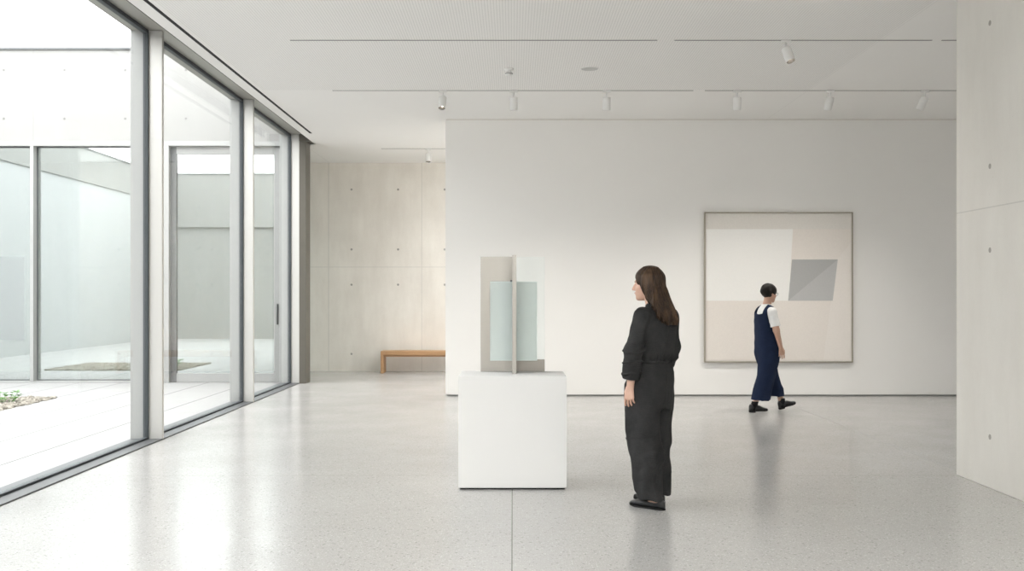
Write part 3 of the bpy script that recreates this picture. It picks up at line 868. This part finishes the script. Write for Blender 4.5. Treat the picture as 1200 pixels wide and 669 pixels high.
def sole_mesh(name, parent, at, L=.265, wd=.046, th=.011, heel=.0, mat='sole', bend=None):
    ys = np.linspace(-.004, L + .003, 22)
    w = np.interp(ys * .265 / L, [-.004, .01, .03, .09, .16, .20, .245, .262, .268], [.010, .027, .034, .031, .042, .043, .030, .015, .004]) * wd / .042
    b2 = bmesh.new(); top = []; bot = []
    pts = [(w[i], ys[i]) for i in range(22)] + [(-w[i], ys[i]) for i in range(21, -1, -1)]
    for (x, y) in pts:
        lift = .010 * max(0, (y / L - .75) / .25) ** 2
        hh = th + (heel if y < L * .30 else 0) * 0
        top.append(b2.verts.new(at((x, y, th + lift)))); bot.append(b2.verts.new(at((x, y, 0 + lift))))
    b2.faces.new(top); b2.faces.new(bot[::-1])
    for i in range(len(pts)): b2.faces.new((top[i], bot[i], bot[(i + 1) % len(pts)], top[(i + 1) % len(pts)]))
    mb = MB(); mb.merge(b2, mat)
    if heel:
        ys2 = [y for y in np.linspace(0, L * .28, 8)]
        ww = np.interp(np.array(ys2) * .265 / L, [0, .01, .03, .09], [.012, .026, .033, .031]) * wd / .042
        b3 = bmesh.new(); p2 = [(ww[i], ys2[i]) for i in range(8)] + [(-ww[i], ys2[i]) for i in range(7, -1, -1)]
        t2 = [b3.verts.new(at((x, y, .001))) for x, y in p2]; b_ = [b3.verts.new(at((x, y, -heel))) for x, y in p2]
        b3.faces.new(t2); b3.faces.new(b_[::-1])
        for i in range(len(p2)): b3.faces.new((t2[i], b_[i], b_[(i + 1) % len(p2)], t2[(i + 1) % len(p2)]))
        mb.merge(b3, mat)
    return mb.build(name, parent)
def foot_frame(heel, toe, z=0.0, pitch=0.0):
    h = np.array([heel[0], heel[1], z]); d = np.array([toe[0] - heel[0], toe[1] - heel[1], 0]); L = np.linalg.norm(d); d /= L
    r = np.array([d[1], -d[0], 0]); u = np.array([0, 0, 1.0])
    d2 = d * math.cos(pitch) + u * math.sin(pitch); u2 = u * math.cos(pitch) - d * math.sin(pitch)
    R = np.stack([r, d2, u2], 1)
    return (lambda P: ((P - h) @ R).astype(F32)), (lambda p: Vector(R @ np.array(p, float) + h)), L

# ================================================================= WOMAN IN CHARCOAL LINEN
def build_woman():
    root = tag(empty('person', (.987, 7.35, 0), math.radians(46)),
               'long-haired woman in charcoal linen seen from behind, standing beside the white plinth', 'person')
    HT, HP, _ = head_frame((-.004, .018, 1.580), math.radians(22), math.radians(-2))
    # joints
    LS, LE, LW = (-.152, -.05, 1.350), (-.222, -.02, 1.12), (-.212, .018, .862)
    RS, RE, RW = (.150, -.05, 1.350), (.212, -.018, 1.13), (.200, .045, .868)
    LH, RHe = (-.09, -.185), (.10, -.047)
    LT, RT = (-.100, .105), (.112, .230)
    LA, RA = (-.092, -.122, .085), (.103, .012, .085)
    def body(P):
        f = loft(P, [(.80, 0, .01, .14, .10), (.90, 0, 0, .165, .11), (1.05, 0, -.01, .118, .085), (1.2, 0, -.03, .13, .095), (1.32, 0, -.05, .135, .085), (1.39, 0, -.05, .09, .06), (1.43, 0, -.045, .045, .045)], 2.1)
        f = smin(f, limb(P, [(-.085, 0, .90), (-.09, -.02, .48), LA], [.078, .052, .036]), .03)
        f = smin(f, limb(P, [(.085, .01, .90), (.10, .035, .48), RA], [.078, .052, .036]), .03)
        f = smin(f, limb(P, [(0, -.045, 1.36), (0, -.022, 1.46), (-.004, .0, 1.54)], [.058, .050, .052]), .03)
        f = smin(f, limb(P, [(-.09, -.05, 1.355), LS, LE, LW], [.045, .045, .040, .026]), .025)
        f = smin(f, limb(P, [(.09, -.05, 1.355), RS, RE, RW], [.045, .045, .040, .026]), .025)
        f = smin(f, hand(P, LW, (.02, .13, -1), (1, .1, 0), (0, 1, 0), .98, 1.0), .006)
        f = smin(f, hand(P, RW, (-.02, .13, -1), (-1, .1, 0), (0, 1, 0), .98, 1.0), .006)
        f = smin(f, near(P, (0, .02, 1.58), .30, lambda q: head(HT(q))), .015)
        for An, He, To in ((LA, LH, LT), (RA, RHe, RT)):
            d = np.array([To[0] - He[0], To[1] - He[1]]); d /= np.linalg.norm(d)
            hl = (He[0] + d[0] * .035, He[1] + d[1] * .035, .034); ml = (He[0] + d[0] * .14, He[1] + d[1] * .14, .034); tl = (He[0] + d[0] * .215, He[1] + d[1] * .215, .022)
            f = smin(f, cone(P, An, hl, .034, .024), .02)
            f = smin(f, cone(P, (An[0], An[1], .072), ml, .034, .022), .02); f = smin(f, cone(P, ml, tl, .022, .015), .015)
        return f
    X, Q = mesh_sdf(body, (-.34, -.28, -.01), (.32, .32, 1.74), .0028); mesh_np('body', X, Q, M['skin'], root)
    face_bits(root, HP)
    MB().tube([HP((x, .0985 - 8 * x * x, -.0562)) for x in np.linspace(-.02, .02, 7)], [.001, .0028, .0034, .003, .0034, .0028, .001], 'lip', 6).build('lips', root)

    # hair: a cap swept back and a long fall down the back
    def hair(P):
        q = HT(P)
        cap = ell(q, (0, -.016, .036), (.089, .110, .099))
        cap = smax(cap, -ell(q, (0, .100, -.055), (.070, .078, .118)), .014)
        cap = smax(cap, -ell(q, (-.085, .062, -.075), (.060, .052, .090)), .014)
        cap = smax(cap, -(q[:, 2] + .105), .02)
        fall = loft(P, [(1.292, .000, -.166, .080, .032), (1.34, .000, -.156, .094, .042), (1.40, .000, -.124, .104, .054), (1.47, -.004, -.075, .103, .070), (1.54, -.004, -.045, .094, .082), (1.60, -.004, -.015, .084, .086), (1.65, -.004, -.012, .074, .078), (1.69, -.004, -.01, .02, .03)], 2.1)
        f = smin(cap, fall, .035)
        th = np.arctan2(P[:, 0], -(P[:, 1] + .02))
        lo_ = np.clip((1.60 - P[:, 2]) / .2, 0, 1)
        st = np.sin(th * 26 + 3 * np.sin(P[:, 2] * 9 + th * 3)) + .7 * np.sin(th * 47 + 4 * np.sin(P[:, 2] * 7 + 1)) + .8 * np.sin(th * 11 + 2 * np.sin(P[:, 2] * 14))
        f = f + st * (.0012 + .0026 * lo_)
        tip = 1.300 + .022 * np.sin(th * 13 + 1) + .014 * np.sin(th * 31)
        return smax(f, (tip - P[:, 2]) * .6, .006)
    X, Q = mesh_sdf(hair, (-.16, -.26, 1.26), (.16, .16, 1.73), .0028)
    ho = mesh_np('hair', X, Q, M['hair'], root)
    rnd = random.Random(5); mb = MB()
    for k in range(150):      # loose locks over the fall
        u = rnd.uniform(-1, 1); sgn = -1
        a = u * 1.9
        top = (math.sin(a) * .080, -.012 - math.cos(a) * .092, 1.60 + rnd.uniform(-.07, .05)); pts = []
        w = rnd.uniform(-.012, .012); ph = rnd.uniform(0, 6); ln = rnd.uniform(1.285, 1.40) if abs(u) < .75 else rnd.uniform(1.36, 1.45)
        for i in range(9):
            t = i / 8; z = top[2] + (ln - top[2]) * t
            R_ = np.interp(z, [1.29, 1.34, 1.40, 1.47, 1.54, 1.60, 1.66], [.080, .094, .105, .104, .096, .085, .080])
            Ry = np.interp(z, [1.29, 1.34, 1.40, 1.47, 1.54, 1.60, 1.66], [.034, .044, .056, .072, .084, .089, .085])
            cy = np.interp(z, [1.29, 1.34, 1.40, 1.47, 1.54, 1.60, 1.66], [-.166, -.156, -.124, -.075, -.042, -.012, -.012])
            cx = -.002
            aa = a * (1 - .15 * t) + w * 6 * t + .05 * math.sin(ph + t * 5)
            off = .0015 - .010 * max(0, 1 - t * 5)
            pts.append((cx + math.sin(aa) * (R_ + off), cy - math.cos(aa) * (Ry + off), z))
        r0 = rnd.uniform(.0018, .0036)
        mb.tube(pts, [r0 * q for q in (.3, .7, 1, 1, 1, 1, .85, .6, .25)], 'hair', 5)
    mb.build('loose_locks', ho)

    # blouse
    def blouse(P):
        f = loft(P, [(1.028, 0, -.008, .150, .112), (1.05, 0, -.012, .160, .126), (1.085, 0, -.02, .173, .140), (1.16, 0, -.032, .172, .134), (1.25, 0, -.045, .172, .126), (1.32, 0, -.052, .166, .110), (1.375, 0, -.053, .130, .088), (1.41, 0, -.050, .084, .070), (1.442, 0, -.046, .060, .058)], 2.2)
        for S, E, Wr, sg in ((LS, LE, LW, -1), (RS, RE, RW, 1)):
            S = np.array(S); E = np.array(E); Wr = np.array(Wr)
            C = E + (Wr - E) * .70
            ax = (C - E) / np.linalg.norm(C - E)
            sl = smin(cone(P, (S[0] * .55, S[1], S[2] + .010), S, .052, .058), cone(P, S, E, .058, .064), .03)
            low = cone(P, E, C, .063, .054); t = (P - E.astype(F32)) @ ax.astype(F32) - np.linalg.norm(C - E)
            low = np.maximum(low, t)
            sl = smin(sl, low, .02)
            wr = (P[:, 2] > .95)
            sl = sl + .0045 * waves(P, 11 + sg, 44, 4, (1, 1, .8)) - .011 * ridges(P, 5 + sg, 26, (.5, .5, 1.3)) * np.clip((1.22 - P[:, 2]) / .1, 0, 1)
            f = smin(f, sl, .022)
        f = f + .0045 * waves(P, 3, 28, 5) - .010 * ridges(P, 8, 17, (1.3, 1.3, .45))
        # gathers where the blouse is drawn into the waist
        th = np.arctan2(P[:, 0], P[:, 1]); g_ = np.exp(-((P[:, 2] - 1.05) / .04) ** 2)
        f = f + g_ * .004 * np.sin(th * 26 + 2 * np.sin(th * 5))
        f = smax(f, -cone(P, (0, -.040, 1.42), (0, -.036, 1.50), .050, .056), .004)   # neckline
        return f
    X, Q = mesh_sdf(blouse, (-.32, -.24, .90), (.31, .16, 1.47), .0032)
    bl = mesh_np('blouse', X, Q, M['linen'], root)
    for E, Wr, nm in ((LE, LW, 'l'), (RE, RW, 'r')):
        E = np.array(E); Wr = np.array(Wr); ax = (Wr - E) / np.linalg.norm(Wr - E); Ln = np.linalg.norm(Wr - E)
        a = E + ax * Ln * .56; b = E + ax * Ln * .79
        Rm = Vector((0, 0, 1)).rotation_difference(Vector(ax)).to_matrix().to_4x4()
        Lc = float(np.linalg.norm(b - a))
        MB().lathe([(.052, .01), (.060, 0), (.0635, .004), (.0625, Lc * .5), (.0615, Lc - .004), (.059, Lc), (.054, Lc - .003), (.052, .02)], 'linen', Matrix.Translation(Vector(a)) @ Rm, 40).build('rolled_cuff', bl)

    # wide trousers
    def trousers(P):
        hip = loft(P, [(.70, 0, .012, .165, .135), (.80, 0, .008, .186, .150), (.90, 0, .0, .188, .148), (.98, 0, -.006, .170, .130), (1.035, 0, -.008, .152, .114), (1.062, 0, -.008, .149, .112)], 2.2)
        L = loft(P, [(.088, -.090, -.080, .080, .078), (.20, -.089, -.060, .086, .090), (.38, -.088, -.022, .098, .112), (.60, -.086, .006, .102, .122), (.78, -.080, .01, .100, .134), (.88, -.07, .0, .088, .120), (1.0, -.06, .0, .03, .04)], 2.3)
        R = loft(P, [(.082, .104, .018, .084, .088), (.20, .102, .024, .088, .094), (.38, .098, .030, .096, .106), (.60, .092, .022, .100, .120), (.78, .082, .01, .100, .134), (.88, .07, .0, .088, .120), (1.0, .06, .0, .03, .04)], 2.3)
        low = np.clip((.62 - P[:, 2]) / .4, 0, 1)
        L = L + low * (.006 * np.sin(np.arctan2(P[:, 0] + .088, P[:, 1] + .05) * 5 + 2 * P[:, 2] * 6) ) - .018 * low * ridges(P, 21, 17, (.9, .9, .55))
        R = R + low * (.006 * np.sin(np.arctan2(P[:, 0] - .1, P[:, 1]) * 5 + 1 + 2 * P[:, 2] * 5)) - .018 * low * ridges(P, 23, 17, (.9, .9, .55))
        kn = np.exp(-((P[:, 2] - .36) / .13) ** 2)
        L = L - .012 * kn * ridges(P, 31, 22, (.35, .35, 1.5))
        # hollow the leg openings
        L = smax(L, -np.maximum(L + .020, P[:, 2] - .13), .002)
        R = smax(R, -np.maximum(R + .020, P[:, 2] - .13), .002)
        f = smin(L, R, .010); f = smin(f, hip, .03)
        f = f + .003 * waves(P, 13, 26, 5) - .009 * ridges(P, 17, 13, (1, 1, .5))
        # seat seam
        f = f + .006 * np.exp(-(P[:, 0] / .010) ** 2) * np.clip((-.02 - P[:, 1]) / .05, 0, 1) * np.clip((.96 - P[:, 2]) / .1, 0, 1)
        return f
    X, Q = mesh_sdf(trousers, (-.24, -.22, .06), (.24, .22, 1.08), .0034)
    tr = mesh_np('trousers', X, Q, M['linen'], root)
    mb = MB(); n = 64; b2 = bmesh.new(); r1 = []; r2 = []
    for k in range(n):
        a = 2 * PI * k / n; x, y = math.sin(a), math.cos(a); jj = .0015 * math.sin(a * 24)
        def ringpt(ra, rb, z):
            m = (abs(x) ** 2.2 + abs(y) ** 2.2) ** (-1 / 2.2); return (x * m * (ra + jj), -.008 + y * m * (rb + jj), z)
        r1.append([b2.verts.new(ringpt(*q)) for q in ((.152, .115, 1.062), (.1565, .1195, 1.060), (.1585, .1215, 1.040), (.159, .122, 1.022), (.155, .118, 1.020))])
    for k in range(n):
        for i in range(4): b2.faces.new((r1[k][i], r1[k][i + 1], r1[(k + 1) % n][i + 1], r1[(k + 1) % n][i]))
    mb.merge(b2, 'linen', True); mb.build('waistband', tr)

    for He, To in ((LH, LT), (RHe, RT)):
        T, Fp, L = foot_frame(He, To, .006)
        def sh(P, T=T, L=L): return shoe_sdf(T(P), L, .044, True, .058)
        lo = np.minimum(He, To); hi = np.maximum(He, To)
        X, Q = mesh_sdf(sh, (lo[0] - .06, lo[1] - .03, -.01), (hi[0] + .06, hi[1] + .03, .085), .0024)
        so = mesh_np('shoe', X, Q, M['leather'], root)
        _, F2, _ = foot_frame(He, To, 0)
        sole_mesh('sole', so, F2, L, .0445, .011)
build_woman()

# ================================================================= WALKER IN NAVY OVERALLS
def build_walker():
    root = tag(empty('person', (3.298, 13.28, 0), math.radians(-75)),
               'short-haired person in navy dungarees and white T-shirt walking past the abstract painting', 'person')
    HT, HP, _ = head_frame((.0, .028, 1.530), math.radians(14), math.radians(-6))
    RS, RE, RW = (.160, -.015, 1.290), (.195, .022, 1.06), (.185, .092, .835)
    LS, LE, LW = (-.160, -.015, 1.290), (-.195, -.01, 1.06), (-.175, .035, .835)
    RHe, RT = (.055, -.285), (.065, -.030)       # rear foot, flat
    LHe, LT = (-.060, .205), (-.060, .455)       # front foot, on its heel
    PT2 = .24
    RA = (.058, -.215, .10); LA = (-.062, .245, .115)
    def body(P):
        f = loft(P, [(.76, 0, .0, .13, .10), (.86, 0, .0, .155, .105), (1.0, 0, 0, .115, .085), (1.15, 0, -.005, .13, .095), (1.27, 0, -.015, .135, .085), (1.335, 0, -.018, .085, .058), (1.37, 0, -.016, .045, .045)], 2.1)
        f = smin(f, limb(P, [(.085, 0, .86), (.085, -.075, .47), RA], [.075, .052, .036]), .03)
        f = smin(f, limb(P, [(-.085, 0, .86), (-.08, .135, .47), LA], [.075, .052, .036]), .03)
        f = smin(f, limb(P, [(0, -.016, 1.31), (0, .0, 1.40), (0, .016, 1.49)], [.056, .050, .050]), .03)
        f = smin(f, limb(P, [(.09, -.015, 1.295), RS, RE, RW], [.044, .046, .041, .027]), .025)
        f = smin(f, limb(P, [(-.09, -.015, 1.295), LS, LE, LW], [.044, .046, .041, .027]), .025)
        f = smin(f, hand(P, RW, (-.02, .16, -1), (-1, .15, 0), (0, 1, 0), .98, 1.15), .006)
        f = smin(f, hand(P, LW, (.02, .10, -1), (1, .15, 0), (0, 1, 0), .98, 1.15), .006)
        f = smin(f, near(P, (0, .03, 1.53), .30, lambda q: head(HT(q))), .015)
        f = smin(f, limb(P, [RA, (.060, -.232, .055), (.064, -.09, .040)], [.034, .024, .018]), .02)
        f = smin(f, limb(P, [LA, (-.060, .258, .070), (-.060, .375, .095)], [.034, .022, .018]), .02)
        return f
    X, Q = mesh_sdf(body, (-.30, -.34, 0), (.30, .46, 1.68), .0034); mesh_np('body', X, Q, M['skin2'], root)
    face_bits(root, HP, False, True)
    def hair(P):
        q = HT(P)
        f = ell(q, (0, -.016, .034), (.090, .113, .098))
        f = smax(f, -ell(q, (0, .098, -.062), (.085, .078, .104)), .012)       # face
        f = smax(f, -ell(q, (.085, .020, -.070), (.045, .050, .062)), .008)    # round the ear
        f = smax(f, -ell(q, (-.085, .020, -.070), (.045, .050, .062)), .008)
        f = smax(f, -(q[:, 2] + .106 + .15 * (q[:, 1] + .08)), .012)
        return f + .0022 * waves(q, 4, 120, 4, (1, 1, .45)) - .0016 * ridges(q, 9, 70, (1, 1, .4))
    X, Q = mesh_sdf(hair, (-.14, -.16, 1.40), (.14, .20, 1.70), .0028); mesh_np('hair', X, Q, M['hair2'], root)
    def tee(P):
        f = loft(P, [(1.0, 0, 0, .145, .105), (1.15, 0, -.005, .150, .112), (1.25, 0, -.015, .156, .104), (1.31, 0, -.018, .140, .086), (1.350, 0, -.018, .098, .070), (1.388, 0, -.012, .062, .058)], 2.2)
        for S, E in ((RS, RE), (LS, LE)):
            S = np.array(S); E = np.array(E); C = S + (E - S) * .80; ax = (C - S) / np.linalg.norm(C - S)
            sl = smin(cone(P, (S[0] * .5, S[1], S[2] + .022), S, .048, .054), np.maximum(cone(P, S, C, .055, .064), (P - S.astype(F32)) @ ax.astype(F32) - np.linalg.norm(C - S)), .025)
            f = smin(f, sl, .025)
        f = f + .002 * waves(P, 2, 36, 4) - .003 * ridges(P, 6, 20, (1, 1, .7))
        return smax(f, -cone(P, (0, -.002, 1.372), (0, .006, 1.45), .046, .054), .004)
    X, Q = mesh_sdf(tee, (-.30, -.16, .98), (.30, .14, 1.40), .0034); mesh_np('t_shirt', X, Q, M['tee'], root)
    def dung(P):
        top = loft(P, [(.56, 0, 0, .09, .06), (.66, 0, 0, .155, .115), (.74, 0, -.005, .176, .138), (.84, 0, -.008, .178, .138), (.93, 0, -.014, .168, .134), (1.05, 0, -.018, .170, .136), (1.18, 0, -.020, .172, .134), (1.29, 0, -.020, .168, .124), (1.36, 0, -.018, .120, .094), (1.385, 0, -.016, .09, .07)], 2.3)
        # cut the bib: low scooped back and front, open arm holes, two shoulder straps left
        cutb = np.maximum(np.abs(P[:, 0]) - .098, 1.258 + .25 * np.maximum(0, np.abs(P[:, 0]) - .04) - P[:, 2])
        top = smax(top, -cutb, .012)
        for sx in (-1, 1):
            top = smax(top, -ell(P, (sx * .232, -.016, 1.235), (.094, .150, .150)), .01)
        top = np.maximum(top, -(top + .30))
        R = loft(P, [(.165, .070, -.135, .100, .126), (.30, .075, -.106, .100, .120), (.47, .080, -.060, .102, .118), (.65, .080, -.022, .102, .128), (.78, .07, -.006, .092, .122), (.92, .06, 0, .03, .04)], 2.3)
        L = loft(P, [(.195, -.070, .165, .096, .100), (.30, -.075, .138, .098, .104), (.47, -.080, .082, .102, .112), (.65, -.080, .030, .102, .126), (.78, -.07, .0, .092, .122), (.92, -.06, 0, .03, .04)], 2.3)
        low = np.clip((.75 - P[:, 2]) / .4, 0, 1)
        R = R - .009 * low * ridges(P, 41, 14, (1, 1, .4)); L = L - .009 * low * ridges(P, 43, 14, (1, 1, .4))
        R = smax(R, -np.maximum(R + .016, P[:, 2] - .24), .002); L = smax(L, -np.maximum(L + .016, P[:, 2] - .26), .002)
        f = smin(smin(R, L, .012), top, .03)
        f = f + .0025 * waves(P, 15, 22, 5) - .004 * ridges(P, 19, 12, (1, 1, .5))
        return f
    X, Q = mesh_sdf(dung, (-.24, -.28, .14), (.24, .28, 1.41), .0036); mesh_np('dungarees', X, Q, M['navy'], root)
    for He, To, z, pit, An, lower in ((RHe, RT, .020, 0.0, RA, (.058, -.232, .055)), (LHe, LT, .030, PT2, LA, (-.061, .238, .065))):
        sk = limb
        def sock(P, An=An, lower=lower):
            up = np.array(An) + np.array([0, .012 if An[1] < 0 else -.0, .040])
            f = limb(P, [up, An, lower], [.043, .041, .037], .01)
            return np.maximum(f, P[:, 2] - (An[2] + .045)) + .001 * np.sin(P[:, 2] * 400)
        X, Q = mesh_sdf(sock, (An[0] - .08, An[1] - .09, .02), (An[0] + .08, An[1] + .09, An[2] + .08), .003); mesh_np('sock', X, Q, M['sock'], root)
        T, Fp, L = foot_frame(He, To, z, pit)
        def sh(P, T=T, L=L): return shoe_sdf(T(P), L, .047, False, .086)
        X, Q = mesh_sdf(sh, (He[0] - .07, He[1] - .05, -.02), (He[0] + .08, To[1] + .04, .20), .003)
        so = mesh_np('shoe', X, Q, M['leather'], root)
        _, F2, _ = foot_frame(He, To, z - .006, pit)
        sole_mesh('sole', so, F2, L, .048, .013, .013)
        MB().tube([Fp((-.012, .125, .068)), Fp((0, .120, .072)), Fp((.012, .125, .068))], .0025, 'sole', 6).tube([Fp((-.012, .140, .062)), Fp((0, .136, .067)), Fp((.012, .140, .062))], .0025, 'sole', 6).build('shoelace', so)
build_walker()

SKY = 1.0; SPOT_W = 14; EXPO = 2.8

# ------------------------------------------------------------------ LIGHT AND CAMERA
wd = bpy.data.worlds.new('overcast_sky'); SC.world = wd; wd.use_nodes = True
g = G(wd.node_tree); wd.node_tree.nodes.clear()
tc = g.n('ShaderNodeTexCoord')
n = g.noise(tc.outputs['Generated'], 2.2, 4)
sky = g.mix(n, (.95, .97, 1.0), (1.0, .995, .985))
bg = g.n('ShaderNodeBackground'); g.l(sky, bg.inputs[0]); bg.inputs[1].default_value = SKY
ow = g.n('ShaderNodeOutputWorld'); g.l(bg.outputs[0], ow.inputs[0])

for i, (p, d) in enumerate(LAMPS):
    L = bpy.data.lights.new('spot_beam', 'SPOT'); L.energy = SPOT_W; L.spot_size = 1.9; L.spot_blend = 1.0
    L.shadow_soft_size = .03; L.color = (1, .955, .89)
    o = bpy.data.objects.new('spot_beam', L); COL.objects.link(o); o.location = p
    o.rotation_euler = d.to_track_quat('-Z', 'Y').to_euler()

cam = bpy.data.cameras.new('camera'); co = bpy.data.objects.new('camera', cam); COL.objects.link(co)
co.location = (0, 0, 1.5); co.rotation_euler = (PI / 2, 0, 0)
cam.sensor_fit = 'HORIZONTAL'; cam.sensor_width = 36; cam.lens = 36
cam.shift_x = -1 / 1200; cam.shift_y = 12 / 1200
cam.clip_start = .05; cam.clip_end = 300
SC.camera = co
SC.view_settings.exposure = EXPO
